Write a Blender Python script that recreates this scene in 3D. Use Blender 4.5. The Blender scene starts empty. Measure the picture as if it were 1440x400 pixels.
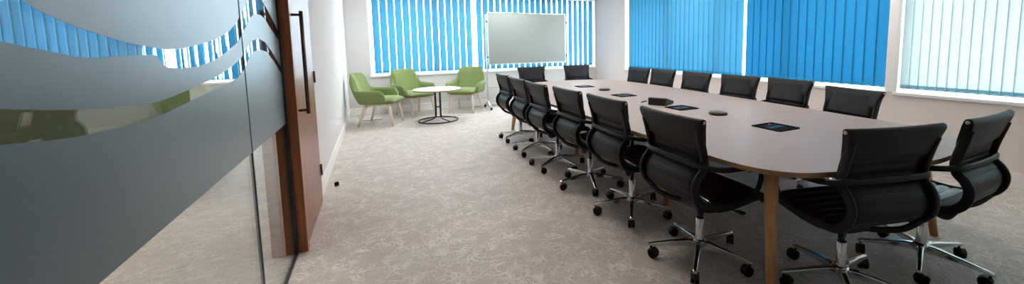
import bpy, math, random
from mathutils import Vector, Matrix

PI = math.pi
rnd = random.Random(7)
scene = bpy.context.scene
COL = scene.collection

# ------------------------------------------------------------------ helpers
def srgb(r, g, b):
    f = lambda c: c / 12.92 if c <= 0.04045 else ((c + 0.055) / 1.055) ** 2.4
    return (f(r / 255), f(g / 255), f(b / 255), 1.0)

class MB:
    """collects verts and faces, then links them as one mesh object"""
    def __init__(self):
        self.v = []; self.f = []; self.m = []; self.s = []
    def add(self, verts, faces, mi=0, smooth=False):
        o = len(self.v)
        self.v += [tuple(p) for p in verts]
        for fc in faces:
            self.f.append(tuple(i + o for i in fc)); self.m.append(mi); self.s.append(smooth)
        return self
    def box(self, lo, hi, mi=0, mat=None):
        x0, y0, z0 = lo; x1, y1, z1 = hi
        vs = [(x0,y0,z0),(x1,y0,z0),(x1,y1,z0),(x0,y1,z0),(x0,y0,z1),(x1,y0,z1),(x1,y1,z1),(x0,y1,z1)]
        if mat is not None: vs = [tuple(mat @ Vector(p)) for p in vs]
        return self.add(vs, [(0,3,2,1),(4,5,6,7),(0,1,5,4),(1,2,6,5),(2,3,7,6),(3,0,4,7)], mi)
    def sweep(self, path, section, normal=(0, 0, 1), mi=0, caps=True, smooth=True, closed=False, scale=None):
        """section = 2D points (along binormal, along normal); frames by parallel transport"""
        P = [Vector(p) for p in path]; n = len(P); k = len(section)
        N = Vector(normal); rings = []
        for i in range(n):
            if closed: t = P[(i+1) % n] - P[i-1]
            else: t = P[min(i+1, n-1)] - P[max(i-1, 0)]
            t.normalize()
            N = N - t * N.dot(t)
            if N.length < 1e-6: N = t.orthogonal()
            N.normalize(); B = t.cross(N)
            sc = scale[i] if scale else 1.0
            rings.append([P[i] + B * (a * sc) + N * (b * sc) for a, b in section])
        vs = [p for r in rings for p in r]; fs = []
        for i in range(n if closed else n - 1):
            j = (i + 1) % n
            for q in range(k):
                r = (q + 1) % k
                fs.append((i*k+q, i*k+r, j*k+r, j*k+q))
        self.add(vs, fs, mi, smooth)
        if caps and not closed:
            self.add([], [], mi); o = len(self.v) - n*k
            self.f.append(tuple(o + q for q in range(k))[::-1]); self.m.append(mi); self.s.append(False)
            self.f.append(tuple(o + (n-1)*k + q for q in range(k))); self.m.append(mi); self.s.append(False)
        return self
    def tube(self, path, r, seg=10, mi=0, closed=False, scale=None, normal=(0, 0.01, 1)):
        sec = [(r*math.cos(2*PI*i/seg), r*math.sin(2*PI*i/seg)) for i in range(seg)]
        return self.sweep(path, sec, normal, mi, True, True, closed, scale)
    def lathe(self, prof, seg=24, mi=0, mat=None, smooth=True):
        """prof = [(r, z)] from bottom to top, closed at both ends when r = 0"""
        vs = []; fs = []; n = len(prof)
        for r, z in prof:
            for i in range(seg):
                a = 2*PI*i/seg; p = Vector((r*math.cos(a), r*math.sin(a), z))
                vs.append(tuple(mat @ p) if mat is not None else tuple(p))
        for j in range(n-1):
            for i in range(seg):
                k = (i+1) % seg
                fs.append((j*seg+i, j*seg+k, (j+1)*seg+k, (j+1)*seg+i))
        self.add(vs, fs, mi, smooth); o = len(self.v) - n*seg
        if prof[0][0] > 1e-6: self.f.append(tuple(o+i for i in range(seg))[::-1]); self.m.append(mi); self.s.append(False)
        if prof[-1][0] > 1e-6: self.f.append(tuple(o+(n-1)*seg+i for i in range(seg))); self.m.append(mi); self.s.append(False)
        return self
    def prism(self, outline, z0, z1, mi=0, side=None, smooth=False):
        n = len(outline); side = mi if side is None else side
        vs = [(x, y, z0) for x, y in outline] + [(x, y, z1) for x, y in outline]
        o = len(self.v); self.v += vs
        self.f.append(tuple(o+i for i in range(n))[::-1]); self.m.append(side); self.s.append(False)
        self.f.append(tuple(o+n+i for i in range(n))); self.m.append(mi); self.s.append(False)
        for i in range(n):
            j = (i+1) % n
            self.f.append((o+i, o+j, o+n+j, o+n+i)); self.m.append(side); self.s.append(smooth)
        return self
    def build(self, name, mats, parent=None, bevel=0, seg=2, subsurf=0, loc=None):
        me = bpy.data.meshes.new(name)
        me.from_pydata(self.v, [], self.f)
        if not isinstance(mats, (list, tuple)): mats = [mats]
        for m in mats: me.materials.append(m)
        for p, mi, s in zip(me.polygons, self.m, self.s): p.material_index = mi; p.use_smooth = s
        me.validate(); me.update()
        import bmesh
        bm = bmesh.new(); bm.from_mesh(me); bmesh.ops.recalc_face_normals(bm, faces=bm.faces); bm.to_mesh(me); bm.free()
        o = bpy.data.objects.new(name, me); COL.objects.link(o)
        if parent: o.parent = parent
        if loc: o.location = loc
        if bevel:
            b = o.modifiers.new('bevel', 'BEVEL'); b.width = bevel; b.segments = seg; b.limit_method = 'ANGLE'; b.angle_limit = 0.6
        if subsurf:
            b = o.modifiers.new('smooth', 'SUBSURF'); b.levels = subsurf; b.render_levels = subsurf
        return o

def rrect(w, h, r, k=3):
    pts = []
    for cx, cy, a0 in ((w/2-r, h/2-r, 0), (-w/2+r, h/2-r, 90), (-w/2+r, -h/2+r, 180), (w/2-r, -h/2+r, 270)):
        for i in range(k+1):
            a = math.radians(a0 + 90*i/k); pts.append((cx + r*math.cos(a), cy + r*math.sin(a)))
    return pts

def catmull(pts, n=6, closed=False):
    P = [Vector(p) for p in pts]; out = []; m = len(P)
    for i in range(m if closed else m-1):
        if closed: a, b, c, d = P[i-1], P[i], P[(i+1) % m], P[(i+2) % m]
        else: a, b, c, d = P[max(i-1, 0)], P[i], P[i+1], P[min(i+2, m-1)]
        for j in range(n):
            t = j/n
            out.append(0.5*((2*b) + (c-a)*t + (2*a-5*b+4*c-d)*t*t + (3*b-a-3*c+d)*t**3))
    if not closed: out.append(P[-1])
    return out

def empty(name, loc=(0, 0, 0), rz=0):
    o = bpy.data.objects.new(name, None); COL.objects.link(o)
    o.location = loc; o.rotation_euler = (0, 0, rz); o.empty_display_size = 0.1
    return o
def tag(o, label=None, cat=None, group=None, kind=None):
    if label: o['label'] = label
    if cat: o['category'] = cat
    if group: o['group'] = group
    if kind: o['kind'] = kind
    return o
def copy_tree(o, parent=None):
    c = o.copy(); COL.objects.link(c)
    if parent: c.parent = parent
    for ch in list(o.children): copy_tree(ch, c)
    return c

# ------------------------------------------------------------------ materials
def newmat(name):
    m = bpy.data.materials.new(name); m.use_nodes = True
    nt = m.node_tree; nt.nodes.clear()
    out = nt.nodes.new('ShaderNodeOutputMaterial')
    return m, nt, out
def N(nt, t, **kw):
    n = nt.nodes.new(t)
    for k, v in kw.items():
        if k in n.inputs: n.inputs[k].default_value = v
        else: setattr(n, k, v)
    return n
def pbr(name, col, rough=0.5, metal=0.0, spec=0.5, bump=0, bscale=200, vary=0, sheen=0):
    m, nt, out = newmat(name)
    b = N(nt, 'ShaderNodeBsdfPrincipled'); L = nt.links
    b.inputs['Base Color'].default_value = col; b.inputs['Roughness'].default_value = rough
    b.inputs['Metallic'].default_value = metal; b.inputs['Specular IOR Level'].default_value = spec
    if sheen: b.inputs['Sheen Weight'].default_value = sheen
    L.new(b.outputs[0], out.inputs[0])
    if bump or vary:
        tc = N(nt, 'ShaderNodeTexCoord'); no = N(nt, 'ShaderNodeTexNoise', Scale=bscale, Detail=3.0)
        L.new(tc.outputs['Object'], no.inputs['Vector'])
        if bump:
            bp = N(nt, 'ShaderNodeBump', Strength=bump, Distance=0.002)
            L.new(no.outputs[0], bp.inputs['Height']); L.new(bp.outputs[0], b.inputs['Normal'])
        if vary:
            r = N(nt, 'ShaderNodeMapRange'); r.inputs['To Min'].default_value = 1-vary; r.inputs['To Max'].default_value = 1+vary
            L.new(no.outputs[0], r.inputs[0])
            mx = N(nt, 'ShaderNodeMix', data_type='RGBA', blend_type='MULTIPLY'); mx.inputs[0].default_value = 1
            mx.inputs[6].default_value = col; L.new(r.outputs[0], mx.inputs[7]); L.new(mx.outputs[2], b.inputs['Base Color'])
    return m

def wood(name, c1, c2, scale=(30, 30, 2), rough=0.4):
    m, nt, out = newmat(name); L = nt.links
    b = N(nt, 'ShaderNodeBsdfPrincipled', Roughness=rough); L.new(b.outputs[0], out.inputs[0])
    tc = N(nt, 'ShaderNodeTexCoord'); mp = N(nt, 'ShaderNodeMapping'); mp.inputs['Scale'].default_value = scale
    no = N(nt, 'ShaderNodeTexNoise', Scale=1.0, Detail=6.0, Roughness=0.65, Distortion=0.6)
    cr = N(nt, 'ShaderNodeValToRGB'); cr.color_ramp.elements[0].color = c1; cr.color_ramp.elements[1].color = c2
    cr.color_ramp.elements[0].position = 0.32; cr.color_ramp.elements[1].position = 0.68
    L.new(tc.outputs['Object'], mp.inputs[0]); L.new(mp.outputs[0], no.inputs[0]); L.new(no.outputs[0], cr.inputs[0]); L.new(cr.outputs[0], b.inputs['Base Color'])
    return m

M = {}
M['wall'] = pbr('wall_paint', srgb(214, 211, 209), 0.85, bump=0.05, bscale=300)
M['wall_lit'] = pbr('lamplit_wall_paint', srgb(232, 222, 217), 0.85, bump=0.05, bscale=300)  # wall colour lightened and pinked to carry the warm lamp light on it
M['ceiling'] = pbr('ceiling_paint', srgb(235, 234, 230), 0.9, bump=0.05, bscale=200)
M['white'] = pbr('white_gloss_paint', srgb(240, 240, 238), 0.4, bump=0.02, bscale=60)
M['upvc'] = pbr('white_window_plastic', srgb(245, 246, 246), 0.3, bump=0.01, bscale=50)
M['leather'] = pbr('black_leather', srgb(11, 13, 14), 0.46, spec=0.3, bump=0.15, bscale=500)
M['seat_leather'] = pbr('polished_black_leather', srgb(13, 15, 16), 0.22, spec=1.0, bump=0.1, bscale=500)
M['frame'] = pbr('black_frame', srgb(12, 13, 14), 0.42, spec=0.35, bump=0.03, bscale=300)
M['plastic'] = pbr('black_plastic', srgb(16, 16, 17), 0.45, bump=0.03, bscale=200)
M['chrome'] = pbr('polished_aluminium', srgb(205, 205, 205), 0.13, 1.0, bump=0.01, bscale=40)
M['steel'] = pbr('brushed_steel', srgb(150, 150, 150), 0.3, 1.0, bump=0.03, bscale=150)
M['alu'] = pbr('satin_aluminium', srgb(205, 207, 208), 0.4, 0.7, bump=0.02, bscale=100)
M['bronze'] = pbr('dark_bronze_metal', srgb(95, 82, 72), 0.35, 0.9, bump=0.02, bscale=100)
M['button'] = pbr('grey_cap', srgb(190, 185, 175), 0.4, 0.3, bump=0.01, bscale=80)
M['board'] = pbr('whiteboard_surface', srgb(146, 153, 147), 0.35, bump=0.005, bscale=20)
M['laminate'] = pbr('table_laminate', srgb(160, 146, 140), 0.45, spec=0.3, bump=0.015, bscale=400, vary=0.03)
M['oakedge'] = wood('plywood_edge', srgb(150, 112, 78), srgb(176, 136, 98), (6, 6, 160), 0.5)
M['legwood'] = wood('oak_leg', srgb(176, 126, 82), srgb(206, 158, 110), (40, 40, 3), 0.45)
M['palewood'] = wood('pale_ash', srgb(224, 206, 186), srgb(240, 226, 210), (50, 50, 4), 0.5)
M['walnut'] = wood('walnut_veneer', srgb(112, 64, 42), srgb(158, 98, 66), (40, 40, 1.6), 0.3)
M['jamb'] = wood('walnut_jamb', srgb(130, 72, 40), srgb(176, 106, 62), (40, 40, 1.6), 0.32)
M['green'] = pbr('green_fabric', srgb(122, 137, 84), 0.9, spec=0.2, bump=0.35, bscale=700, vary=0.10, sheen=0.15)
M['green_dark'] = pbr('dark_green_fabric', srgb(84, 96, 70), 0.95, spec=0.2, bump=0.4, bscale=300, vary=0.12)
M['rubber'] = pbr('black_rubber', srgb(16, 16, 16), 0.75, spec=0.2, bump=0.05, bscale=200)
M['tabletop_white'] = pbr('white_laminate', srgb(226, 224, 222), 0.35, bump=0.01, bscale=200)
M['puck'] = pbr('dark_grey_mesh_plastic', srgb(62, 54, 50), 0.35, bump=0.1, bscale=900)
M['gloss_black'] = pbr('gloss_black', srgb(12, 13, 15), 0.3, spec=0.3, bump=0.005, bscale=30)
M['tray'] = pbr('matt_black_tray', srgb(12, 12, 13), 0.8, spec=0.05, bump=0.01, bscale=100)
M['orange'] = pbr('orange_plastic', srgb(214, 150, 100), 0.5, bump=0.01, bscale=90)
M['bluecable'] = pbr('blue_cable', srgb(30, 110, 170), 0.4, bump=0.01, bscale=90)
M['seal'] = pbr('dark_seal', srgb(30, 32, 36), 0.5, bump=0.01, bscale=90)
M['seam'] = pbr('grey_silicone', srgb(96, 108, 116), 0.5, bump=0.01, bscale=90)

def carpet_mat():
    m, nt, out = newmat('carpet'); L = nt.links
    b = N(nt, 'ShaderNodeBsdfPrincipled', Roughness=0.6); b.inputs['Specular IOR Level'].default_value = 0.5; b.inputs['Sheen Weight'].default_value = 0.35; b.inputs['Sheen Roughness'].default_value = 0.4
    L.new(b.outputs[0], out.inputs[0])
    tc = N(nt, 'ShaderNodeTexCoord')
    warp = N(nt, 'ShaderNodeTexNoise', Scale=5.0, Detail=3.0)
    L.new(tc.outputs['Object'], warp.inputs[0])
    sub = N(nt, 'ShaderNodeVectorMath', operation='SUBTRACT'); sub.inputs[1].default_value = (.5, .5, .5)
    L.new(warp.outputs['Color'], sub.inputs[0])
    scl = N(nt, 'ShaderNodeVectorMath', operation='SCALE'); scl.inputs['Scale'].default_value = 0.55
    L.new(sub.outputs[0], scl.inputs[0])
    add = N(nt, 'ShaderNodeVectorMath', operation='ADD'); L.new(tc.outputs['Object'], add.inputs[0]); L.new(scl.outputs[0], add.inputs[1])
    acc = None
    for s, th in ((7.0, 0.075), (11.0, 0.085)):
        v = N(nt, 'ShaderNodeTexVoronoi', feature='DISTANCE_TO_EDGE', Scale=s); L.new(add.outputs[0], v.inputs['Vector'])
        r = N(nt, 'ShaderNodeMapRange'); r.inputs['From Max'].default_value = th; r.inputs['To Min'].default_value = 1; r.inputs['To Max'].default_value = 0
        L.new(v.outputs['Distance'], r.inputs[0])
        if acc is None: acc = r.outputs[0]
        else:
            mx = N(nt, 'ShaderNodeMath', operation='MAXIMUM'); L.new(acc, mx.inputs[0]); L.new(r.outputs[0], mx.inputs[1]); acc = mx.outputs[0]
    brk = N(nt, 'ShaderNodeTexNoise', Scale=7.0, Detail=4.0); L.new(tc.outputs['Object'], brk.inputs[0])
    rb = N(nt, 'ShaderNodeMapRange'); rb.inputs['From Min'].default_value = 0.34; rb.inputs['From Max'].default_value = 0.6
    L.new(brk.outputs[0], rb.inputs[0])
    mul = N(nt, 'ShaderNodeMath', operation='MULTIPLY'); L.new(acc, mul.inputs[0]); L.new(rb.outputs[0], mul.inputs[1])
    fine = N(nt, 'ShaderNodeTexNoise', Scale=90.0, Detail=4.0, Roughness=0.7); L.new(tc.outputs['Object'], fine.inputs[0])
    cr = N(nt, 'ShaderNodeValToRGB')
    cr.color_ramp.elements[0].position = 0.3; cr.color_ramp.elements[0].color = srgb(166, 152, 141)
    cr.color_ramp.elements[1].position = 0.7; cr.color_ramp.elements[1].color = srgb(206, 193, 182)
    L.new(fine.outputs[0], cr.inputs[0])
    big = N(nt, 'ShaderNodeTexNoise', Scale=3.0, Detail=3.0); L.new(tc.outputs['Object'], big.inputs[0])
    rg = N(nt, 'ShaderNodeMapRange'); rg.inputs['To Min'].default_value = 0.84; rg.inputs['To Max'].default_value = 1.16; L.new(big.outputs[0], rg.inputs[0])
    mm = N(nt, 'ShaderNodeMix', data_type='RGBA', blend_type='MULTIPLY'); mm.inputs[0].default_value = 1
    L.new(cr.outputs[0], mm.inputs[6]); L.new(rg.outputs[0], mm.inputs[7])
    mix = N(nt, 'ShaderNodeMix', data_type='RGBA'); mix.inputs[7].default_value = srgb(230, 222, 214)
    sc = N(nt, 'ShaderNodeMath', operation='MULTIPLY'); sc.inputs[1].default_value = 0.85; L.new(mul.outputs[0], sc.inputs[0])
    L.new(sc.outputs[0], mix.inputs[0]); L.new(mm.outputs[2], mix.inputs[6]); L.new(mix.outputs[2], b.inputs['Base Color'])
    bp = N(nt, 'ShaderNodeBump', Strength=0.5, Distance=0.004); L.new(fine.outputs[0], bp.inputs['Height']); L.new(bp.outputs[0], b.inputs['Normal'])
    return m
M['carpet'] = carpet_mat()

def vane_mat(name, trans, diff, tw=0.6):
    m, nt, out = newmat(name); L = nt.links
    t = N(nt, 'ShaderNodeBsdfTranslucent'); d = N(nt, 'ShaderNodeBsdfDiffuse')
    mix = N(nt, 'ShaderNodeMixShader'); mix.inputs[0].default_value = tw
    tc = N(nt, 'ShaderNodeTexCoord'); no = N(nt, 'ShaderNodeTexNoise', Scale=300.0, Detail=2.0); L.new(tc.outputs['Object'], no.inputs[0])
    for sh, c in ((t, trans), (d, diff)):
        r = N(nt, 'ShaderNodeMapRange'); r.inputs['To Min'].default_value = .94; r.inputs['To Max'].default_value = 1.06; L.new(no.outputs[0], r.inputs[0])
        mx = N(nt, 'ShaderNodeMix', data_type='RGBA', blend_type='MULTIPLY'); mx.inputs[0].default_value = 1; mx.inputs[6].default_value = c
        L.new(r.outputs[0], mx.inputs[7]); L.new(mx.outputs[2], sh.inputs['Color'])
    L.new(d.outputs[0], mix.inputs[1]); L.new(t.outputs[0], mix.inputs[2]); L.new(mix.outputs[0], out.inputs[0])
    return m
M['vane_blue'] = vane_mat('blue_blind_fabric', (0.056, 0.185, 0.275, 1), (0.05, 0.34, 0.60, 1), 0.75)
M['vane_blue_lit'] = vane_mat('overexposed_blue_blind_fabric', (0.10, 0.24, 0.32, 1), (0.16, 0.45, 0.66, 1), 0.75)  # same blue fabric, its colour lightened to look overexposed by daylight
M['vane_blue_hem'] = vane_mat('blue_blind_hem', (0.05, 0.22, 0.30, 1), (0.05, 0.32, 0.52, 1), 0.5)
M['vane_white'] = vane_mat('white_blind_fabric', (0.335, 0.375, 0.38, 1), (0.78, 0.86, 0.87, 1), 0.75)
M['vane_white_hem'] = vane_mat('white_blind_hem', (0.08, 0.18, 0.21, 1), (0.35, 0.58, 0.66, 1), 0.6)

def thin_glass(name, tint, ior=1.5):
    m, nt, out = newmat(name); L = nt.links
    t = N(nt, 'ShaderNodeBsdfTransparent'); t.inputs['Color'].default_value = tint
    g = N(nt, 'ShaderNodeBsdfGlossy', Roughness=0.0); fr = N(nt, 'ShaderNodeFresnel')
    geo = N(nt, 'ShaderNodeNewGeometry'); ri = N(nt, 'ShaderNodeMapRange'); ri.inputs['To Min'].default_value = ior; ri.inputs['To Max'].default_value = 1/ior
    L.new(geo.outputs['Backfacing'], ri.inputs[0]); L.new(ri.outputs[0], fr.inputs['IOR'])
    mix = N(nt, 'ShaderNodeMixShader'); L.new(fr.outputs[0], mix.inputs[0]); L.new(t.outputs[0], mix.inputs[1]); L.new(g.outputs[0], mix.inputs[2])
    L.new(mix.outputs[0], out.inputs[0]); return m
M['window_glass'] = thin_glass('window_glass', (0.94, 0.97, 0.97, 1))
M['partition_glass'] = thin_glass('partition_glass', (0.93, 0.96, 0.95, 1), 1.6)

def film_mat():
    """etched-look vinyl: a little light comes through, the room face is satin"""
    m, nt, out = newmat('frosted_film'); L = nt.links
    t = N(nt, 'ShaderNodeBsdfTranslucent'); t.inputs['Color'].default_value = (0.34, 0.43, 0.48, 1)
    d = N(nt, 'ShaderNodeBsdfDiffuse'); d.inputs['Color'].default_value = (0.13, 0.17, 0.19, 1)
    g = N(nt, 'ShaderNodeBsdfGlossy', Roughness=0.22); g.inputs['Color'].default_value = (0.92, 0.97, 1.0, 1)
    no = N(nt, 'ShaderNodeTexNoise', Scale=700.0); tc = N(nt, 'ShaderNodeTexCoord'); L.new(tc.outputs['Object'], no.inputs['Vector'])
    r = N(nt, 'ShaderNodeMapRange'); r.inputs['To Min'].default_value = .30; r.inputs['To Max'].default_value = .34; L.new(no.outputs[0], r.inputs[0]); L.new(r.outputs[0], g.inputs['Roughness'])
    m1 = N(nt, 'ShaderNodeMixShader'); m1.inputs[0].default_value = 0.65; L.new(t.outputs[0], m1.inputs[1]); L.new(d.outputs[0], m1.inputs[2])
    lw = N(nt, 'ShaderNodeLayerWeight'); lw.inputs['Blend'].default_value = 0.5
    fr = N(nt, 'ShaderNodeMath', operation='POWER'); fr.inputs[1].default_value = 3.4; L.new(lw.outputs['Facing'], fr.inputs[0])
    sc = N(nt, 'ShaderNodeMath', operation='MULTIPLY_ADD'); sc.inputs[1].default_value = 0.66; sc.inputs[2].default_value = 0.03; L.new(fr.outputs[0], sc.inputs[0])
    mix = N(nt, 'ShaderNodeMixShader'); L.new(sc.outputs[0], mix.inputs[0]); L.new(m1.outputs[0], mix.inputs[1]); L.new(g.outputs[0], mix.inputs[2])
    L.new(mix.outputs[0], out.inputs[0]); return m
M['film'] = film_mat()

def lamp_mat(name, col, strength):
    m, nt, out = newmat(name); e = N(nt, 'ShaderNodeEmission', Strength=strength); e.inputs['Color'].default_value = col
    nt.links.new(e.outputs[0], out.inputs[0]); return m
M['lamp'] = lamp_mat('led_diffuser', (1.0, 0.91, 0.84, 1), 3.3)
M['lamp_fill'] = lamp_mat('rear_fill_diffuser', (0.90, 0.96, 1.0, 1), 6.0)  # unseen rear panels, made stronger and cooler to brighten the far carpet
M['lamp_corridor'] = lamp_mat('open_office_led_diffuser', (1.0, 0.95, 0.88, 1), 4.5)

# ------------------------------------------------------------------ room dimensions (metres; camera above the origin)
XL, XR, YB, YF, ZC = -0.525, 5.236, 8.974, -2.6, 2.75
XG = -0.551
XC = -7.0                                  # far side of the open office behind the glass
SILL, HEAD = 0.80, 2.56

def struct(name, mb, mats, parent=None, **kw):
    o = mb.build(name, mats, parent, **kw)
    if parent is None: o['kind'] = 'structure'
    return o

struct('floor', MB().box((XC-.2, YF-.2, -0.1), (XR+.3, YB+.3, 0)), M['carpet'])
struct('ceiling', MB().box((XC-.2, YF-.2, ZC), (XR+.3, YB+.3, ZC+.1)), M['ceiling'])
WT = 0.25
# back wall with one long window opening
BX0, BX1 = -0.11, 5.215
b = MB()
b.box((XL-.12, YB, 0), (XR+WT, YB+WT, SILL-.03)); b.box((XL-.12, YB, HEAD), (XR+WT, YB+WT, ZC))
b.box((XL-.12, YB, SILL-.03), (BX0, YB+WT, HEAD)); b.box((BX1, YB, SILL-.03), (XR+WT, YB+WT, HEAD))
struct('wall_back', b, M['wall'])
OX0, OX1 = -6.2, -.95
b = MB()
b.box((XC-.2, YB, 0), (XL-.12, YB+WT, SILL-.03)); b.box((XC-.2, YB, HEAD), (XL-.12, YB+WT, ZC))
b.box((XC-.2, YB, SILL-.03), (OX0, YB+WT, HEAD)); b.box((OX1, YB, SILL-.03), (XL-.12, YB+WT, HEAD))
struct('wall_office_back', b, M['wall'])
# right wall with two openings
RY = [(-1.6, 2.315), (2.385, 7.66)]
b = MB()
b.box((XR, YF-.2, 0), (XR+WT, YB, SILL-.03)); b.box((XR, YF-.2, HEAD), (XR+WT, YB, ZC))
b.box((XR, YF-.2, SILL-.03), (XR+WT, RY[0][0], HEAD)); b.box((XR, RY[0][1], SILL-.03), (XR+WT, RY[1][0], HEAD)); b.box((XR, RY[1][1], SILL-.03), (XR+WT, YB, HEAD))
struct('wall_right', b, M['wall_lit'])
struct('wall_front', MB().box((XC-.2, YF-.2, 0), (XR, YF, ZC)), M['wall'])
DY0, DY1 = 3.14, 4.03                      # door leaf along y
b = MB(); b.box((XL-.12, DY1+.04, 0), (XL, YB, ZC)); b.box((XL-.12, 3.07, 2.2), (XL, DY1+.04, ZC))
struct('wall_left', b, M['wall'])
struct('wall_open_office', MB().box((XC-.2, YF, 0), (XC, YB, ZC)), M['wall'])
struct('wall_glazing_header', MB().box((XG-.05, YF, 2.6), (XG+.05, 3.07, ZC)), M['wall'])
def skirting(name, lo, hi): struct(name, MB().box(lo, hi), M['white'], bevel=0.004)
skirting('baseboard_back', (XL, YB-.016, 0), (XR-.016, YB, .148))
skirting('baseboard_right', (XR-.016, YF, 0), (XR, YB, .148))
skirting('baseboard_left', (XL, DY1+.05, 0), (XL+.014, YB-.016, .148))

# windows: frame, panes, sill
def window(name, axis, a0, a1, mull):
    root = empty(name); root['kind'] = 'structure'
    base = YB if axis == 'x' else XR
    def bx(mb, p0, p1, d0, d1, z0, z1, mi=0):
        if axis == 'x': mb.box((p0, base+d0, z0), (p1, base+d1, z1), mi)
        else: mb.box((base+d0, p0, z0), (base+d1, p1, z1), mi)
    f = MB()
    bx(f, a0, a0+.05, .17, .23, SILL, HEAD); bx(f, a1-.05, a1, .17, .23, SILL, HEAD)
    bx(f, a0+.05, a1-.05, .17, .23, SILL, SILL+.05); bx(f, a0+.05, a1-.05, .17, .23, HEAD-.06, HEAD)
    for m in mull: bx(f, m-.03, m+.03, .17, .23, SILL+.05, HEAD-.06)
    f.build('window_frame', M['upvc'], root, bevel=.004)
    s = MB(); bx(s, a0-.012, a1+.012 if axis == 'y' else a1, -.022, .17, SILL-.035, SILL); s.build('window_sill', M['upvc'], root, bevel=.006)
    t = MB()                               # white lining round the opening, edge on the room side
    bx(t, a0-.004, a0+.022, -.008, .012, SILL, HEAD); bx(t, a1-.022, a1 - (.0 if axis == 'y' else .0), -.008, .012, SILL, HEAD)
    t.build('window_lining', M['upvc'], root, bevel=.003)
    ed = [a0+.05] + list(mull) + [a1-.05]
    for i in range(len(ed)-1):
        g = MB(); bx(g, ed[i]+.03*(i > 0), ed[i+1]-.03*(i < len(ed)-2), .199, .201, SILL+.05, HEAD-.06)
        g.build('window_pane', M['window_glass'], root)
    return root
window('window_1', 'x', BX0, BX1, [1.2, 2.5, 3.8])
window('window_4', 'x', OX0, OX1, [-4.9, -3.6, -2.3])
w2 = window('window_2', 'y', RY[1][0], RY[1][1], [3.7, 5.0, 6.3])
MB().box((XR-.010, RY[0][1]-.004, SILL), (XR+.004, RY[1][0]+.004, HEAD)).build('window_post_cover', M['upvc'], w2, bevel=.003)
window('window_3', 'y', RY[0][0], RY[0][1], [-.3, 1.0])

# ------------------------------------------------------------------ vertical blinds
def blind(label, axis, a0, a1, pitch, width, ang, mats, jit=0.0, skip=(), zbot=.835, group=None, close=None):
    """vanes hang inside the opening; ang turns each vane about its vertical axis"""
    off = .085
    root = empty('vertical_blind', ((a0+a1)/2, YB+off, zbot) if axis == 'x' else (XR+off, (a0+a1)/2, zbot), 0 if axis == 'x' else PI/2)
    tag(root, label, 'blind', group)
    h = a1 - a0
    MB().box((-h/2, -.02, HEAD-.045-zbot), (h/2, .02, HEAD-.005-zbot)).build('headrail', M['upvc'], root, bevel=.004)
    n = int(h/pitch); x0 = -h/2 + (h - (n-1)*pitch)/2
    ztop = HEAD - .05 - zbot
    for i in range(n):
        if i in skip: continue
        a = ang + rnd.uniform(-jit, jit)
        if close and i in close: a = close[i]
        c, s = math.cos(a), math.sin(a); vb = MB(); K = 4; vs = []
        for z in (0, .045, ztop):
            for q in range(K+1):
                u = (q/K-.5)*width; bow = .006*(1-(2*q/K-1)**2)
                vs.append((x0+i*pitch + c*u - s*bow, s*u + c*bow, z))
        fs0 = [(q, q+1, K+1+q+1, K+1+q) for q in range(K)]; fs1 = [(K+1+q, K+2+q, 2*K+3+q, 2*K+2+q) for q in range(K)]
        vb.add(vs, fs0, 1, True); vb.add([], [], 0); o = len(vb.v)-len(vs)
        for fc in fs1: vb.f.append(tuple(k+o for k in fc)); vb.m.append(0); vb.s.append(True)
        v = vb.build('vane', mats, root)
        sd = v.modifiers.new('thick', 'SOLIDIFY'); sd.thickness = .0006
    ch = MB()
    for sgn in (-1, 1):
        pts = []
        for i in range(n):
            for q in range(4):
                xx = x0 + (i+q/4)*pitch
                if i == n-1 and q > 0: break
                pts.append((xx, sgn*width*.36*abs(math.sin(ang)) + sgn*.004, .012 - .014*math.sin(PI*q/4)))
        ch.tube(pts, .0016, 5)
    ch.build('bottom_chain', M['upvc'], root)
    cord = MB(); xe = h/2-.012; cord.tube([(xe, -.03, ztop), (xe, -.03, .45)], .0015, 5)
    cord.lathe([(0, .38), (.008, .385), (.008, .445), (.0, .45)], 8, mat=Matrix.Translation((xe, -.03, 0)))
    cord.build('control_cord', M['upvc'], root)
    return root
blue = [M['vane_blue'], M['vane_blue_hem']]; sky = [M['vane_blue_lit'], M['vane_blue_hem']]; pale = [M['vane_white'], M['vane_white_hem']]
R = math.radians
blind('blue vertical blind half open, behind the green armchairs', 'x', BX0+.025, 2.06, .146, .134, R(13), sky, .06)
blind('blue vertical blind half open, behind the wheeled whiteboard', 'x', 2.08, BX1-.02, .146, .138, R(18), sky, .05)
blind('blue vertical blind in the open office, seen through the clear waves of the glass partition', 'x', OX0+.055, OX1-.055, .110, .114, R(50), blue, .06)
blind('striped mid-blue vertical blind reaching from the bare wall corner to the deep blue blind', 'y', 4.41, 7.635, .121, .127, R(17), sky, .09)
blind('closed deep blue vertical blind between the striped blue one and the white window post', 'y', 2.43, 4.385, .121, .135, R(5), blue, .02)
blind('pale bright vertical blind by the white window post, near the chair with the shining seat', 'y', -1.55, 2.305, .080, .089, R(6), pale, .05)

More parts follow.
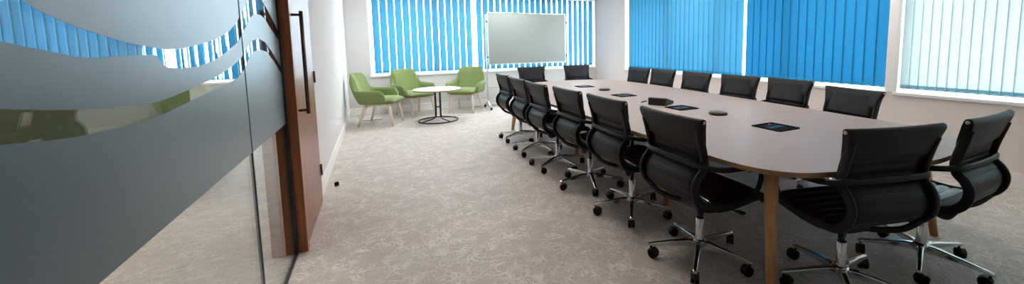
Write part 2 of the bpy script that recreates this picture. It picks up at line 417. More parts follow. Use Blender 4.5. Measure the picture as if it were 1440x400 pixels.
# ------------------------------------------------------------------ glass partition with frosted waves
UT = [(1.006,1.482),(1.046,1.466),(1.076,1.453),(1.118,1.441),(1.164,1.43),(1.217,1.42),(1.278,1.409),(1.332,1.401),(1.393,1.395),(1.462,1.387),(1.533,1.382),(1.633,1.383),(1.771,1.396),(1.942,1.417),(2.113,1.455),(2.231,1.503),(2.344,1.568),(2.44,1.625),(2.514,1.659),(2.598,1.672),(2.702,1.647),(2.785,1.615),(2.875,1.575),(2.976,1.526),(3.04,1.49)]
UB = [(0.99,1.396),(1.025,1.39),(1.063,1.384),(1.105,1.377),(1.152,1.369),(1.206,1.365),(1.269,1.366),(1.325,1.367),(1.422,1.368),(1.477,1.367),(1.493,1.354),(1.518,1.337),(1.537,1.329),(1.618,1.323),(1.752,1.322),(1.902,1.338),(2.045,1.367),(2.218,1.412),(2.351,1.482),(2.449,1.535),(2.519,1.556),(2.643,1.562),(2.74,1.545),(2.811,1.514),(2.953,1.464),(3.04,1.431)]
LT = [(0.97,1.288),(1.042,1.276),(1.131,1.263),(1.245,1.251),(1.393,1.24),(1.466,1.238),(1.552,1.243),(1.706,1.255),(1.832,1.268),(1.98,1.286),(2.116,1.31),(2.252,1.345),(2.362,1.393),(2.456,1.422),(2.572,1.435),(2.697,1.416),(2.827,1.366),(2.959,1.303),(3.04,1.27)]
LB = [(0.96,1.231),(1.032,1.22),(1.121,1.209),(1.234,1.202),(1.383,1.196),(1.498,1.201),(1.668,1.214),(1.891,1.231),(2.051,1.242),(2.168,1.255),(2.267,1.286),(2.361,1.336),(2.457,1.367),(2.58,1.375),(2.71,1.363),(2.835,1.316),(2.945,1.267),(3.04,1.22)]
Y0G, Y1G = YF, 3.04
UT = [(Y0G, 2.1), (-1.0, 1.95), (.4, 1.70), (.8, 1.56)] + UT; UB = [(Y0G, 1.62), (-1.0, 1.55), (.4, 1.45), (.8, 1.42)] + UB
LT = [(Y0G, 1.45), (-1.0, 1.42), (.4, 1.35), (.8, 1.31)] + LT; LB = [(Y0G, 1.35), (-1.0, 1.33), (.4, 1.27), (.8, 1.245)] + LB
part_root = empty('wall_glass_partition', (XG, 0, 0)); part_root['kind'] = 'structure'
SEAM = 2.275
for a, bb in ((Y0G, SEAM-.003), (SEAM+.003, Y1G+.01)):
    MB().box((-.005, a, .012), (.005, bb, 2.6)).build('glass_pane', M['partition_glass'], part_root)
def film(lower, upper):
    """flat film on the room face of the glass between two outlines given as (y, z)"""
    ys = sorted(set([p[0] for p in lower] + [p[0] for p in upper]))
    def at(pts, y):
        for i in range(len(pts)-1):
            if pts[i][0] <= y <= pts[i+1][0]:
                t = (y-pts[i][0])/max(1e-9, pts[i+1][0]-pts[i][0]); return pts[i][1]*(1-t)+pts[i+1][1]*t
        return pts[-1][1]
    mb = MB(); vs = []; n = len(ys)
    for y in ys: vs += [(.0065, y, at(lower, y)), (.0065, y, at(upper, y))]
    mb.add(vs, [(2*i, 2*i+2, 2*i+3, 2*i+1) for i in range(n-1)])
    o = mb.build('frosted_film', M['film'], part_root)
    sd = o.modifiers.new('thick', 'SOLIDIFY'); sd.thickness = .0004
film([(Y0G, .895), (Y1G, .895)], LB); film(LT, UB); film(UT, [(Y0G, 2.6), (Y1G, 2.6)])
MB().box((-.012, Y0G, 0), (.012, Y1G+.02, .014)).build('bottom_track', M['seal'], part_root)
MB().box((-.014, Y1G, .012), (.016, Y1G+.03, 2.6)).build('edge_channel', M['seal'], part_root)
MB().box((-.006, SEAM-.0035, .012), (.0085, SEAM+.0035, 2.6)).build('joint_seal', M['seam'], part_root)

# ------------------------------------------------------------------ door
dr = empty('door_1', (XL, DY0, 0)); dr['kind'] = 'structure'
j = MB(); j.box((-.16, -.07, 0), (.042, -.004, 2.2)); j.build('door_jamb', M['jamb'], dr, bevel=.003)
MB().box((-.16, DY1-DY0+.004, 0), (.012, DY1-DY0+.04, 2.2)).build('door_jamb', M['jamb'], dr, bevel=.003)
MB().box((-.16, -.004, 2.14), (.03, DY1-DY0+.004, 2.2)).build('door_head', M['jamb'], dr, bevel=.003)
MB().box((-.016, 0, .006), (.030, DY1-DY0, 2.135)).build('door_leaf', M['walnut'], dr, bevel=.002)
h = MB(); hx = .088; hy = .055
h.tube([(hx, hy, .93), (hx, hy, 1.63)], .012, 14)
for z in (.955, 1.605): h.tube([(.03, hy, z), (hx, hy, z)], .0085, 12)
h.build('pull_handle', M['bronze'], dr)
for z in (.30, 1.13, 1.95):
    g = MB(); g.tube([(.036, DY1-DY0+.001, z-.05), (.036, DY1-DY0+.001, z+.05)], .008, 10)
    g.box((.0305, DY1-DY0-.03, z-.05), (.0325, DY1-DY0-.002, z+.05)); g.build('hinge', M['bronze'], dr)

# door stop on the floor
ds = empty('door_stop', (-.42, 4.44, 0)); tag(ds, 'small black door stop standing on the carpet beyond the wooden door', 'door stop')
MB().lathe([(.024, 0), (.024, .006), (.02, .009)], 20).build('base_plate', M['steel'], ds)
MB().lathe([(.019, .009), (.021, .02), (.021, .034), (.015, .042), (0, .044)], 20).build('rubber_head', M['rubber'], ds)

# ------------------------------------------------------------------ office chair
def office_chair():
    root = empty('office_chair')
    prof2 = [(-.258, .955), (-.238, .87), (-.214, .78), (-.204, .72), (-.214, .672), (-.246, .636), (-.266, .59), (-.260, .535), (-.230, .487), (-.180, .457), (-.10, .445)]
    prof = catmull([(0, y, z) for y, z in prof2], 10)
    seatp = catmull([(0, y, z) for y, z in [(-.12, .446), (-.02, .442), (.10, .450), (.20, .462), (.245, .458), (.268, .436), (.272, .415)]], 12)
    def ribbed(path, hw, t0, t1, pitch, tb, flat=9):
        """padded strip with stitched grooves across its width"""
        mb = MB(); n = len(path); K = 8; s = 0; F = []; Bk = []
        for i, p in enumerate(path):
            t = (path[min(i+1, n-1)] - path[max(i-1, 0)]).normalized()
            nn = Vector((0, -t.z, t.y))
            if i: s += (path[i]-path[i-1]).length
            r = abs(math.sin(PI*s/pitch))**.5
            for k in range(K+1):
                u = 2*k/K-1; e = 1-abs(u)**6
                if p.z > flat:              # smooth upper pad on the sitter's side
                    q = min(1, (p.z-flat)/.012); tf = t0 + t1*1.6*q**.5
                else: tf = t0+t1*r
                F.append(p + Vector((hw*u, 0, 0)) + nn*(tf*(.4+.6*e))); Bk.append(p + Vector((hw*u, 0, 0)) - nn*(t0*(.4+.6*e)+tb*r*e))
        W = K+1; o = len(F); fs = []
        for i in range(n-1):
            for k in range(K):
                a = i*W+k
                fs.append((a, a+1, a+W+1, a+W)); fs.append((o+a, o+a+W, o+a+W+1, o+a+1))
            fs.append((i*W, i*W+W, o+i*W+W, o+i*W)); fs.append((i*W+K, o+i*W+K, o+i*W+W+K, i*W+W+K))
        for k in range(K):
            fs.append((k, o+k, o+k+1, k+1)); a = (n-1)*W+k; fs.append((a, a+1, o+a+1, o+a))
        return mb.add(F+Bk, fs, 0, True)
    ribbed([p + Vector((0, .010, 0)) for p in prof[4:]], .238, .009, .006, .052, .0065, .735).build('backrest', M['leather'], root)
    ribbed(seatp, .236, .014, .017, .064, .004).build('seat', M['seat_leather'], root)
    # broad padded head roll, wider at the top
    pad = MB(); K = 16; rows = []
    cen = [(-.224, .812, .250, .016), (-.232, .845, .2535, .020), (-.243, .885, .260, .022), (-.255, .928, .274, .022), (-.262, .953, .284, .019)]
    ring = []
    for y, z, hw, t in cen: ring.append((y+t, z+.004, hw))
    ring += [(-.248, .966, .284), (-.262, .972, .284), (-.277, .966, .284)]
    for y, z, hw, t in cen[::-1]: ring.append((y-t, z-.004, hw))
    vs = []
    for y, z, hw in ring:
        for k in range(K+1):
            u = 2*k/K-1; vs.append((hw*u, y + .010*(u*u), z + .004*u*u))
    n = len(ring); W = K+1; fs = []
    for i in range(n):
        j2 = (i+1) % n
        for k in range(K): fs.append((i*W+k, i*W+k+1, j2*W+k+1, j2*W+k))
    pad.add(vs, fs, 0, True)
    o = len(pad.v)-len(vs)
    for k, rev in ((0, True), (K, False)):
        lp = tuple(o+i*W+k for i in range(n)); pad.f.append(lp[::-1] if rev else lp); pad.m.append(0); pad.s.append(False)
    pad.build('head_roll', M['leather'], root, bevel=.004)
    for sx in (-1, 1):
        mt = Matrix.Translation((sx*.284, -.250, .956)) @ Matrix.Rotation(sx*PI/2, 4, 'Y')
        MB().lathe([(.009, -.002), (.009, .003), (.006, .005), (.004, .0035), (0, .0035)], 16, mat=mt).build('end_cap', M['button'], root)
        path = [p + Vector((sx*(.243 + max(0, (p.z-.86))*.12), 0, 0)) for p in prof[6:]] + [p + Vector((sx*.243, 0, -.004)) for p in seatp[4:-6]]
        sb = MB(); sb.sweep(path, rrect(.026, .048, .010), normal=(0, 1, .2)); sb.build('side_frame', M['frame'], root)
        # arm: belt half, armrest and front post in one loop
    arm = [(-.236, .155, .452), (-.262, .182, .50), (-.284, .190, .58), (-.288, .180, .632), (-.287, .140, .660), (-.286, .03, .668), (-.285, -.08, .674), (-.279, -.18, .694), (-.240, -.228, .706), (-.12, -.240, .707), (0, -.242, .707)]
    arm = catmull(arm, 5); arm = arm + [Vector((-p.x, p.y, p.z)) for p in arm[::-1][1:]]
    MB().sweep(arm, rrect(.032, .020, .009), normal=(1, 0, 0)).build('arm_loop', M['frame'], root)
    # tilt mechanism, rear brackets, lever
    mm = MB(); mm.prism([(-.07, -.10), (.07, -.10), (.09, .0), (.075, .13), (-.075, .13), (-.09, .0)], .365, .412); mm.box((-.19, .02, .405), (.19, .06, .428)); mm.box((-.19, .13, .408), (.19, .16, .432))
    mm.build('tilt_mechanism', M['plastic'], root, bevel=.008)
    for sx in (-1, 1):
        p = catmull([(sx*.03, -.04, .372), (sx*.10, -.10, .375), (sx*.19, -.17, .402), (sx*.240, -.218, .465)], 6)
        MB().sweep(p, rrect(.026, .030, .008), normal=(0, 0, 1)).build('back_bracket', M['frame'], root)
    lv = MB(); lv.tube([(.07, .03, .39), (.20, .05, .392), (.25, .06, .395)], .005, 8); lv.box((.235, .045, .390), (.285, .075, .400)); lv.build('tilt_lever', M['plastic'], root)
    MB().lathe([(.0145, .25), (.0145, .37)], 16).build('gas_lift', M['plastic'], root)
    MB().lathe([(.030, .085), (.032, .10), (.030, .14), (.027, .155), (.026, .268), (.023, .272)], 24).build('column_sleeve', M['chrome'], root)
    base = MB()
    base.lathe([(.036, .086), (.045, .092), (.045, .122), (.034, .134)], 24)
    for k in range(5):
        a = R(90+72*k); mt = Matrix.Rotation(a, 4, 'Z')
        secs = [(.03, .126, .022, .046), (.08, .126, .019, .040), (.20, .110, .0155, .027), (.31, .094, .0135, .018), (.325, .090, .012, .016)]
        vs = []
        for x, zt, hw, hh in secs:
            for dy, dz in ((-hw, -hh), (-hw*.95, -.006), (-hw*.55, 0), (hw*.55, 0), (hw*.95, -.006), (hw, -hh)): vs.append(tuple(mt @ Vector((x, dy, zt+dz))))
        fs = []
        for i in range(len(secs)-1):
            for q in range(6): fs.append((i*6+q, i*6+(q+1) % 6, i*6+6+(q+1) % 6, i*6+6+q))
        e = (len(secs)-1)*6
        fs += [tuple(range(6))[::-1], tuple(range(e, e+6))]
        base.add(vs, fs)
    base.build('star_base', M['chrome'], root, bevel=.002)
    for k in range(5):
        a = R(90+72*k); ca = empty('caster_pivot')
        bpy.data.objects.remove(ca)
        mt = Matrix.Rotation(a, 4, 'Z') @ Matrix.Translation((.307, 0, 0)) @ Matrix.Rotation(R(35+50*k), 4, 'Z')
        hd = MB(); hd.lathe([(.007, .05), (.007, .082)], 10, mat=mt)
        arc = [mt @ Vector((.018-.0, 0, .030)) + (mt.to_3x3() @ Vector((.030*math.cos(t)-.0, 0, .030*math.sin(t)+.001))) for t in [R(d) for d in range(10, 171, 20)]]
        hd.sweep(arc, rrect(.046, .006, .002), normal=tuple(mt.to_3x3() @ Vector((1, 0, 0))))
        c = hd.build('caster', M['plastic'], root)
        for sy in (-1, 1):
            wm = mt @ Matrix.Translation((.018, sy*.0135, .030)) @ Matrix.Rotation(PI/2, 4, 'X')
            MB().lathe([(.012, -.010), (.026, -.010), (.030, -.006), (.030, .006), (.026, .010), (.012, .010)], 20, mat=wm).build('caster_wheel', M['rubber'], c)
    return root

chair0 = office_chair()
STAR = [o for o in chair0.children if o.name.split('.')[0] in ('star_base', 'caster')]
used = [False]
def place_chair(x, y, face, star, label, group, drop=0):
    """face = direction the sitter looks (degrees from +x); star = direction of one base arm"""
    c = chair0 if not used[0] else copy_tree(chair0)
    used[0] = True
    rz = R(face-90)
    c.location = (x, y, 0); c.rotation_euler = (0, 0, rz)
    for ch in c.children:
        if ch.name.split('.')[0] not in ('star_base', 'caster', 'column_sleeve'): ch.location.z = -drop
        if ch.name.split('.')[0] in ('star_base', 'caster'): ch.rotation_euler = (0, 0, R(star) - R(90) - rz)
    tag(c, label, 'chair', group)
    return c
gl = 'office chairs along the door side of the table'; gr = 'office chairs along the window side of the table'; ge = 'office chairs at the table ends'
far = 'black office chair on the door side of the table, '
place_chair(1.80, 1.79, -2, 5, far + 'closest to the camera', gl)
place_chair(1.83, 2.57, -1, 18, far + 'second from the camera', gl)
place_chair(1.83, 3.27, 0, 34, far + 'third from the camera', gl)
place_chair(1.80, 3.97, 0, 68, far + 'third from its whiteboard end', gl)
place_chair(1.83, 4.66, 0, 66, far + 'second from its whiteboard end', gl)
place_chair(1.86, 5.42, 0, 66, far + 'closest to the whiteboard', gl)
win = 'black office chair on the window side of the table, '
RC = [(2.135, 3.74, 'closest to the camera'), (2.785, 3.80, 'second from the camera'), (3.41, 3.80, 'third from the camera'),
      (4.15, 3.80, 'third from the wall corner'), (4.86, 3.80, 'second from the wall corner'), (5.48, 3.80, 'closest to the wall corner')]
for i, (y, x, l) in enumerate(RC): place_chair(x, y, (168, 173, 180, 178, 180, 182)[i], 20+13*i, win + l, gr, .035 if i == 0 else 0)
place_chair(2.27, 1.20, 75, 6, 'black office chair seen from behind at the table end nearest the camera', ge)
place_chair(2.97, 1.12, 91, 57, 'black office chair at the near table end whose ribbed seat catches window light', ge)
place_chair(2.63, 6.66, -86, 30, 'black office chair at the far table end, before the middle of the whiteboard', ge)
place_chair(3.56, 6.66, -92, 50, 'black office chair at the far table end, the one nearer the wall corner', ge)

# ------------------------------------------------------------------ conference table
tb = empty('conference_table', (2.78, 3.7, 0)); tag(tb, 'long boat-shaped conference table with pale greige top and round oak legs', 'table')
OUT = [(1.70, 1.75), (1.705, 1.52), (1.735, 1.36), (1.80, 1.245), (1.90, 1.165), (2.06, 1.11), (2.30, 1.035), (2.62, .985), (2.90, .985), (3.16, 1.03), (3.38, 1.12), (3.55, 1.27), (3.635, 1.45), (3.675, 1.70), (3.72, 2.2),
       (3.80, 3.0), (3.86, 3.8), (3.91, 4.6), (3.925, 5.2), (3.90, 5.60), (3.83, 5.94), (3.68, 6.20), (3.45, 6.36), (3.10, 6.44), (2.75, 6.42), (2.35, 6.36), (2.05, 6.20), (1.83, 5.92), (1.745, 5.55), (1.72, 5.1), (1.71, 4.0), (1.70, 2.6)]
OUT = [(p.x-2.78, p.y-3.7) for p in catmull([(x, y, 0) for x, y in OUT], 5, True)]
def clip(poly, y0, y1):
    def half(ps, keep, yv):
        out = []
        for i in range(len(ps)):
            a, bb = ps[i], ps[(i+1) % len(ps)]
            ka, kb = keep(a[1]), keep(bb[1])
            if ka: out.append(a)
            if ka != kb:
                t = (yv-a[1])/(bb[1]-a[1]); out.append((a[0]+t*(bb[0]-a[0]), yv))
        return out
    if y0 is not None: poly = half(poly, lambda v: v >= y0, y0)
    if y1 is not None: poly = half(poly, lambda v: v <= y1, y1)
    return poly
S1, S2 = 2.33-3.7, 5.06-3.7
for a, c in ((None, S1-.001), (S1+.001, S2-.001), (S2+.001, None)):
    MB().prism(clip(OUT, a, c), .702, .730, 0, 1).build('tabletop', [M['laminate'], M['oakedge']], tb, bevel=.0015)
LEG = [((1.835, 1.33), (1.83, 1.30)), ((3.50, 1.37), (3.47, 1.24)), ((2.20, 2.54), (2.16, 2.54)), ((3.42, 2.54), (3.46, 2.54)), ((2.25, 4.31), (2.21, 4.30)), ((3.42, 4.40), (3.46, 4.40)), ((1.97, 5.82), (1.88, 5.88)), ((3.62, 5.88), (3.70, 5.94))]
for (tx, ty), (bx_, by) in LEG:
    l = MB(); l.tube([(tx-2.78, ty-3.7, .70), (tx*.6+bx_*.4-2.78, ty*.6+by*.4-3.7, .42), (bx_-2.78, by-3.7, .0)], .037, 20, scale=[1, .86, .62]); l.build('leg', M['legwood'], tb)
fr = MB()
for x in (2.16, 3.40): fr.box((x-.03-2.78, 1.62-3.7, .655), (x+.03-2.78, 5.7-3.7, .700))
for y in (1.62, 2.54, 4.31, 5.75): fr.box((2.14-2.78, y-.03-3.7, .660), (3.44-2.78, y+.03-3.7, .702))
fr.build('under_frame', M['plastic'], tb)

# things on the table
ZT = .730
def tray(p0, label):
    t = empty('power_tray', (p0[0], p0[1], ZT)); tag(t, label, 'power tray', 'power trays in the tabletop')
    rim = MB(); o = rrect(.25, .25, .025, 4); i_ = rrect(.205, .205, .02, 4); n = len(o)
    vs = [(x, y, 0) for x, y in o] + [(x, y, .006) for x, y in o] + [(x, y, .006) for x, y in i_] + [(x, y, .0005) for x, y in i_]
    fs = []
    for k in range(n):
        q = (k+1) % n
        fs += [(k, q, n+q, n+k), (n+k, n+q, 2*n+q, 2*n+k), (2*n+k, 2*n+q, 3*n+q, 3*n+k)]
    rim.add(vs, fs); rim.build('rim', M['tray'], t)
    MB().prism(rrect(.204, .204, .02, 4), .0002, .0012).build('well', M['tray'], t)
    sk = MB(); sk.box((-.085, -.03, .001), (.085, .03, .004)); sk.build('socket_strip', M['gloss_black'], t, bevel=.001)
    MB().tube(catmull([(-.07, .05, .006), (-.02, .04, .010), (.03, .055, .008), (.075, .045, .006)], 5), .0035, 8).build('cable', M['bluecable'], t)
    pg = MB(); pg.box((.028, .074, .001), (.036, .082, .024)); pg.build('upright_tab', M['orange'], t, bevel=.001)  # small pale orange tab standing up from the tray
    return t
TR = [((2.71, 1.945), 'black power tray set in the tabletop, closest to the near table end'), ((2.73, 2.99), 'black power tray set in the tabletop beside the wedge console'),
      ((2.79, 4.10), 'black power tray in the tabletop between the far round puck and the wedge console'), ((2.87, 5.30), 'black power tray in the tabletop closest to the whiteboard')]
for p, l in TR: tray(p, l)
def puck(p, label):
    t = empty('microphone_puck', (p[0], p[1], ZT)); tag(t, label, 'microphone', 'round microphone pucks')
    MB().lathe([(.074, 0), (.082, .006), (.082, .014), (.076, .019)], 36).build('base', M['gloss_black'], t)
    MB().lathe([(.076, .019), (.070, .025), (.05, .029), (.02, .031), (0, .031)], 36).build('cover', M['puck'], t)
    return t
puck((2.77, 2.56), 'round dark puck on the tabletop between the near tray and the wedge console')
puck((2.88, 4.72), 'round dark puck on the tabletop between the two far power trays')
cs = empty('touch_console', (2.725, 3.30, ZT), R(-62)); tag(cs, 'black wedge-shaped touch console standing in the middle of the table', 'console')
w = MB(); vs = []
for x in (-.10, .10):
    vs += [(x, -.115, 0), (x, .095, 0), (x, .115, .026), (x, -.095, .080), (x, -.112, .074)]
w.add(vs, [(0, 1, 2, 3, 4), (5, 9, 8, 7, 6), (0, 5, 6, 1), (1, 6, 7, 2), (2, 7, 8, 3), (3, 8, 9, 4), (4, 9, 5, 0)])
w.build('body', M['plastic'], cs, bevel=.004)
sm = Matrix.Translation((0, .012, .0545)) @ Matrix.Rotation(-math.atan2(.054, .21), 4, 'X')
MB().box((-.088, -.088, -.001), (.088, .088, .0012), mat=sm).build('screen', M['gloss_black'], cs)
pn = MB().box((-.055, -.012, 0), (.055, .012, .010)).build('cable_adapter', M['plastic'], bevel=.003, loc=(2.665, 3.52, ZT)); pn.rotation_euler = (0, 0, R(28))
tag(pn, 'small flat black adapter lying on the tabletop behind the wedge console', 'adapter')

# ------------------------------------------------------------------ lounge chairs
def lounge_chair():
    root = empty('lounge_armchair')
    sh = MB(); NU, NV = 84, 12; outer = []; inner = []
    def plan(u):                           # u in -1..1 round the seat: arm, back, arm
        s = abs(u); sg = 1 if u > 0 else -1
        if s < .36: x = s/.36*.225; y = -.285 + .015*(s/.36)**2
        elif s < .60:
            t = (s-.36)/.24*PI/2; x = .225+.085*math.sin(t); y = -.27+.085*(1-math.cos(t))
        else: t = (s-.60)/.40; x = .31-.012*t; y = -.185+.375*t
        return sg*x, y
    def top(u):
        s = abs(u)
        if s < .385: return .93-.03*(s/.385)**8
        if s < .49:
            t = (s-.385)/.105; t = t*t*(3-2*t); return .90-.255*t
        if s < .58: return .645-.01*(s-.49)/.09
        if s < .88: return .635+.0*(s)
        t = (s-.88)/.12; return .635-.10*t**2.2
    def bot(u):
        s = abs(u); return .395 if s < .88 else .395+.03*((s-.88)/.12)**2
    vs = []
    for i in range(NU+1):
        u = -1+2*i/NU
        x, y = plan(u); x2, y2 = plan(min(1, u+.01)); x1, y1 = plan(max(-1, u-.01))
        nx, ny = (y2-y1), -(x2-x1); l = math.hypot(nx, ny); nx, ny = nx/l, ny/l
        for v in range(NV+1):
            t = v/NV; z = bot(u)+(top(u)-bot(u))*t
            lean = .16*max(0, (z-.44))*max(0, 1-abs(u)/.62)**.5 / .5*1.0
            flare = .05*(z-.40)/.25 if abs(u) > .4 else .02*(z-.40)/.3
            flare = min(flare, .05)
            th = .036*min(1, .35+4*min(t, 1-t)) 
            wr = .010*math.sin(13*z*PI+u*9)*max(0, 1-abs(abs(u)-.40)/.22)
            pout = (x+nx*(flare+th), y+ny*(flare+th)-lean, z); pin = (x+nx*(flare-th+wr), y+ny*(flare-th+wr)-lean, z)
            outer.append(pout); inner.append(pin)
    W = NV+1; o = len(outer); fs = []
    for i in range(NU):
        for v in range(NV):
            a = i*W+v
            fs.append((a, a+W, a+W+1, a+1)); fs.append((o+a, o+a+1, o+a+W+1, o+a+W))
        a = i*W; fs.append((a, o+a, o+a+W, a+W)); a = i*W+NV; fs.append((a, a+W, o+a+W, o+a))
    for v in range(NV):
        fs.append((v, v+1, o+v+1, o+v)); a = NU*W+v; fs.append((a, o+a, o+a+1, a+1))
    sh.add(outer+inner, fs, 0, True); sh.build('shell', M['green'], root, subsurf=1)
    cu = MB(); vs = []; K = 10; J = 10
    for side in (1, -1):
        for i in range(K+1):
            for q in range(J+1):
                u = 2*i/K-1; v = 2*q/J-1; e = (1-abs(u)**5)*(1-abs(v)**5)
                x = .285*u*(1 - .06*(v < -.5)); y = .03+.29*v
                vs.append((x, y, .435 + side*(.018+.040*e**.6) + (.012*(1-u*u) if side > 0 else 0) - .012*max(0, v-.6)))
    W = J+1; o = (K+1)*W; fs = []
    for i in range(K):
        for q in range(J):
            a = i*W+q; fs += [(a, a+W, a+W+1, a+1), (o+a, o+a+1, o+a+W+1, o+a+W)]
    for i in range(K):
        for q0 in (0, J):
            a = i*W+q0; fs.append((a, o+a, o+a+W, a+W) if q0 == 0 else (a, a+W, o+a+W, o+a))
    for q in range(J):
        fs.append((q, q+1, o+q+1, o+q)); a = K*W+q; fs.append((a, o+a, o+a+1, a+1))
    cu.add(vs, fs, 0, True); cu.build('seat_cushion', M['green'], root, subsurf=1)
    f = MB(); f.box((-.235, -.215, .358), (.235, .235, .388)); f.build('seat_frame', M['palewood'], root, bevel=.008)
    for sx in (-1, 1):
        for sy in (-1, 1):
            p = [(sx*.215, .20 if sy > 0 else -.18, .385), (sx*.24, .245 if sy > 0 else -.25, .18), (sx*.262, .275 if sy > 0 else -.315, 0)]
            l = MB(); l.tube(p, .030, 14, scale=[1, .85, .62]); l.build('leg', M['palewood'], root)
    return root
lc = lounge_chair()
gg = 'green lounge armchairs round the low table'
def lounge(o, x, y, face, label):
    o.location = (x, y, 0); o.rotation_euler = (0, 0, R(face-90)); tag(o, label, 'armchair', gg)
lounge(lc, .05, 7.75, -22, 'green fabric armchair seen from its side, closest to the white side wall')
lounge(copy_tree(lc), .68, 8.42, -62, 'green fabric armchair between the side-on armchair and the round table, facing the room')
lounge(copy_tree(lc), 1.66, 8.36, -122, 'green fabric armchair closest to the wheeled whiteboard, behind the round table')

# round lounge table
lt = empty('round_table', (.99, 7.55, 0)); tag(lt, 'low round table with white top and black wire base amid the green armchairs', 'table')
MB().lathe([(.405, .572), (.418, .574), (.425, .594)], 64, 0).build('top_edge', M['oakedge'], lt)
MB().lathe([(.425, .594), (.425, .5975), (.421, .599)], 64).build('tabletop', M['tabletop_white'], lt)
ring = [(.35*math.cos(2*PI*i/48), .35*math.sin(2*PI*i/48), .012) for i in range(48)]
MB().tube(ring, .011, 10, closed=True).build('base_ring', M['frame'], lt)
for k in range(4):
    a = R(28+90*k); c, s = math.cos(a), math.sin(a)
    p = catmull([(.06*c, .06*s, .572), (.06*c, .06*s, .3), (.06*c, .06*s, .12), (.075*c, .075*s, .075), (.12*c, .12*s, .048), (.345*c, .345*s, .016)], 5)
    MB().tube(p, .010, 10).build('rod', M['frame'], lt)
MB().tube([(.06*math.cos(R(28+90*k)), .06*math.sin(R(28+90*k)), .26) for k in range(4)], .006, 8, closed=True).build('cross_brace', M['frame'], lt)

# metal bracket lying on the floor under the first armchair
fb = MB(); fb.sweep([(-.175, 0, .035), (-.175, 0, .008), (.175, 0, .008), (.175, 0, .035)], rrect(.012, .008, .003), normal=(0, 1, 0))
fb = fb.build('floor_bracket', M['steel'], loc=(-.13, 8.2, 0)); fb.rotation_euler = (0, 0, R(-6))
tag(fb, 'thin grey metal bracket with upturned ends on the carpet behind the side-on armchair', 'bracket')

# ------------------------------------------------------------------ whiteboard on wheels
wb = empty('mobile_whiteboard', (3.13, 8.42, 0)); tag(wb, 'wheeled whiteboard on a silver stand in front of the blue blinds', 'whiteboard')
BW, BZ0, BZ1 = .925, .975, 2.09
MB().box((-BW, -.008, BZ0), (BW, .012, BZ1)).build('writing_board', M['board'], wb)
f = MB()
for z in (BZ0, BZ1): f.box((-BW-.012, -.014, z-.012), (BW+.012, .016, z+.012))
for x in (-BW, BW): f.box((x-.012, -.014, BZ0+.012), (x+.012, .016, BZ1-.012))
f.build('board_frame', M['alu'], wb, bevel=.003)
for sx in (-1, 1):
    MB().box((sx*.968-.014, -.018, .09), (sx*.968+.014, .018, 2.05)).build('post', M['alu'], wb, bevel=.004)
    ft = MB(); ft.sweep(catmull([(sx*.968, -.27, .072), (sx*.968, -.15, .085), (sx*.968, -.03, .15), (sx*.968, 0, .17), (sx*.968, .03, .15), (sx*.968, .15, .085), (sx*.968, .27, .072)], 4), rrect(.03, .026, .006), normal=(0, 0, 1)); ft.build('foot', M['alu'], wb)
    for z in (1.13, 1.90):
        k = MB(); k.lathe([(.018, -.02), (.022, -.012), (.022, .012), (.018, .02)], 14, mat=Matrix.Translation((sx*.952, -.0, z)) @ Matrix.Rotation(PI/2, 4, 'Y')); k.build('clamp_knob', M['plastic'], wb)
    for sy in (-1, 1):
        c = MB(); c.lathe([(.008, .05), (.008, .07)], 10, mat=Matrix.Translation((sx*.968, sy*.262, 0))); c.box((sx*.968-.018, sy*.262-.012, .03), (sx*.968+.018, sy*.262+.03, .055))
        c = c.build('caster', M['plastic'], wb, bevel=.003)
        MB().lathe([(.02, -.018), (.028, -.015), (.03, -.01), (.03, .01), (.028, .015), (.02, .018)], 18, mat=Matrix.Translation((sx*.968, sy*.262+.01, .03)) @ Matrix.Rotation(PI/2, 4, 'Y')).build('caster_wheel', M['rubber'], c)
MB().box((-.955, -.012, .455), (.955, .012, .485)).build('cross_bar', M['alu'], wb, bevel=.003)

# ------------------------------------------------------------------ ceiling lights (out of the picture, but they light the room)
def clight(x, y, label, mat, group, sx=.6, sy=.6):
    t = empty('ceiling_light', (x, y, ZC)); tag(t, label, 'ceiling light', group)
    f = MB()
    for a in (-1, 1):
        f.box((a*sx/2-.015, -sy/2-.015, -.02), (a*sx/2+.015, sy/2+.015, 0)); f.box((-sx/2+.015, a*sy/2-.015, -.02), (sx/2-.015, a*sy/2+.015, 0))
    f.build('light_frame', M['white'], t)
    MB().box((-sx/2+.016, -sy/2+.016, -.012), (sx/2-.016, sy/2-.016, -.004)).build('light_diffuser', mat, t)
    return t
k = 0
names = ['nearest the door', 'over the near table end', 'by the near window', 'over the lounge side of the door', 'over the table middle', 'by the middle window', 'over the green armchairs, boosted to brighten the carpet', 'over the far table end, boosted to brighten the carpet', 'in the far window corner']
for y in (2.9, 5.5, 8.0):
    for x in (1.5, 3.1, 4.65):
        if y > 7 and x > 4: continue
        clight(x - (.55 if y > 7 else 0), y, 'square ceiling light panel ' + names[k], M['lamp_fill'] if y > 7 and x < 4 else M['lamp'], 'ceiling light panels'); k += 1
for (x, y, l) in ((-1.5, 3.3, 'close to the glass partition, added to brighten the film'), (-4.4, 2.2, 'far from the glass partition'), (-2.6, 4.4, 'above the green sofa'), (-4.6, 7.2, 'near the office window')):  # unseen panels; the first is placed to brighten the film by the door
    clight(x, y, 'open office ceiling light panel ' + l, M['lamp_corridor'], 'open office ceiling light panels')
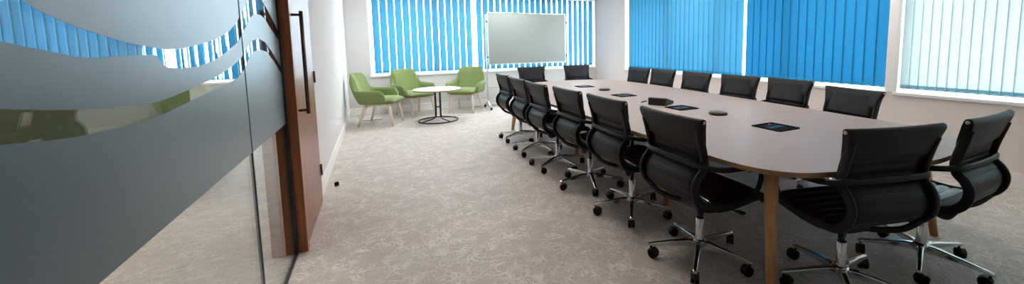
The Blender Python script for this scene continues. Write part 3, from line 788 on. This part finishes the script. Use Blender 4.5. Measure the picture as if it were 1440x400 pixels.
# sofa in the open office, seen through the clear wave of the partition
so = empty('sofa', (-3.15, 5.0, 0)); tag(so, 'dark green high-backed sofa seen through the clear wave of the glass partition', 'sofa')
MB().box((-1.6, -.38, .10), (1.6, .40, .30)).build('base', M['green_dark'], so, bevel=.02)
MB().box((-1.6, -.42, .30), (1.6, -.22, 1.12)).build('backrest', M['green_dark'], so, bevel=.05, seg=4)
for x in (-1.6, 1.42): MB().box((x, -.22, .30), (x+.18, .40, .86)).build('armrest', M['green_dark'], so, bevel=.05, seg=4)
for x in (-1.41, -.47, .47): MB().box((x+.005, -.21, .30), (x+.935, .40, .46)).build('seat_cushion', M['green_dark'], so, bevel=.04, seg=4)
for x in (-1.5, 1.5):
    for y in (-.33, .33): MB().lathe([(.018, 0), (.025, .10)], 14, mat=Matrix.Translation((x, y, 0))).build('leg', M['palewood'], so)

# ------------------------------------------------------------------ world: bright overcast sky above pale ground
wd = bpy.data.worlds.new('overcast_sky'); scene.world = wd; wd.use_nodes = True
nt = wd.node_tree; nt.nodes.clear(); L = nt.links
out = N(nt, 'ShaderNodeOutputWorld'); bg = N(nt, 'ShaderNodeBackground', Strength=3.8)
tc = N(nt, 'ShaderNodeTexCoord'); sp = N(nt, 'ShaderNodeSeparateXYZ'); L.new(tc.outputs['Generated'], sp.inputs[0])
cr = N(nt, 'ShaderNodeValToRGB'); cr.color_ramp.elements[0].position = .42; cr.color_ramp.elements[0].color = (.55, .56, .55, 1)
cr.color_ramp.elements[1].position = .56; cr.color_ramp.elements[1].color = (.88, .95, 1.0, 1)
mr = N(nt, 'ShaderNodeMapRange'); mr.inputs['From Min'].default_value = -1; L.new(sp.outputs['Z'], mr.inputs[0]); L.new(mr.outputs[0], cr.inputs[0])
L.new(cr.outputs[0], bg.inputs[0]); L.new(bg.outputs[0], out.inputs[0])

# ------------------------------------------------------------------ camera
cam = bpy.data.cameras.new('camera'); co = bpy.data.objects.new('camera', cam); COL.objects.link(co)
rt = Vector((0.8966962294, -0.4424446091, -0.0133656288)); dn = Vector((-0.0550851301, -0.0815783694, -0.9951435063)); fw = Vector((0.4392055335, 0.8930776772, -0.0975231351))
mat = Matrix((rt, -dn, -fw)).transposed().to_4x4(); mat.translation = (0, 0, 1.38)
co.matrix_world = mat
cam.sensor_width = 36; cam.lens = 550/1440*36
cam.shift_x = (720-800)/1440; cam.shift_y = -(200-116.8)/1440
cam.clip_start = .02
scene.camera = co

vs_ = scene.view_settings
vs_.view_transform = 'Standard'; vs_.look = 'None'; vs_.exposure = 2.62; vs_.gamma = 1.0; vs_.use_curve_mapping = False
scene.cycles.max_bounces = 10; scene.cycles.diffuse_bounces = 5; scene.cycles.glossy_bounces = 5; scene.cycles.transparent_max_bounces = 16
scene.cycles.caustics_reflective = False; scene.cycles.caustics_refractive = False
scene.cycles.sample_clamp_indirect = 6.0
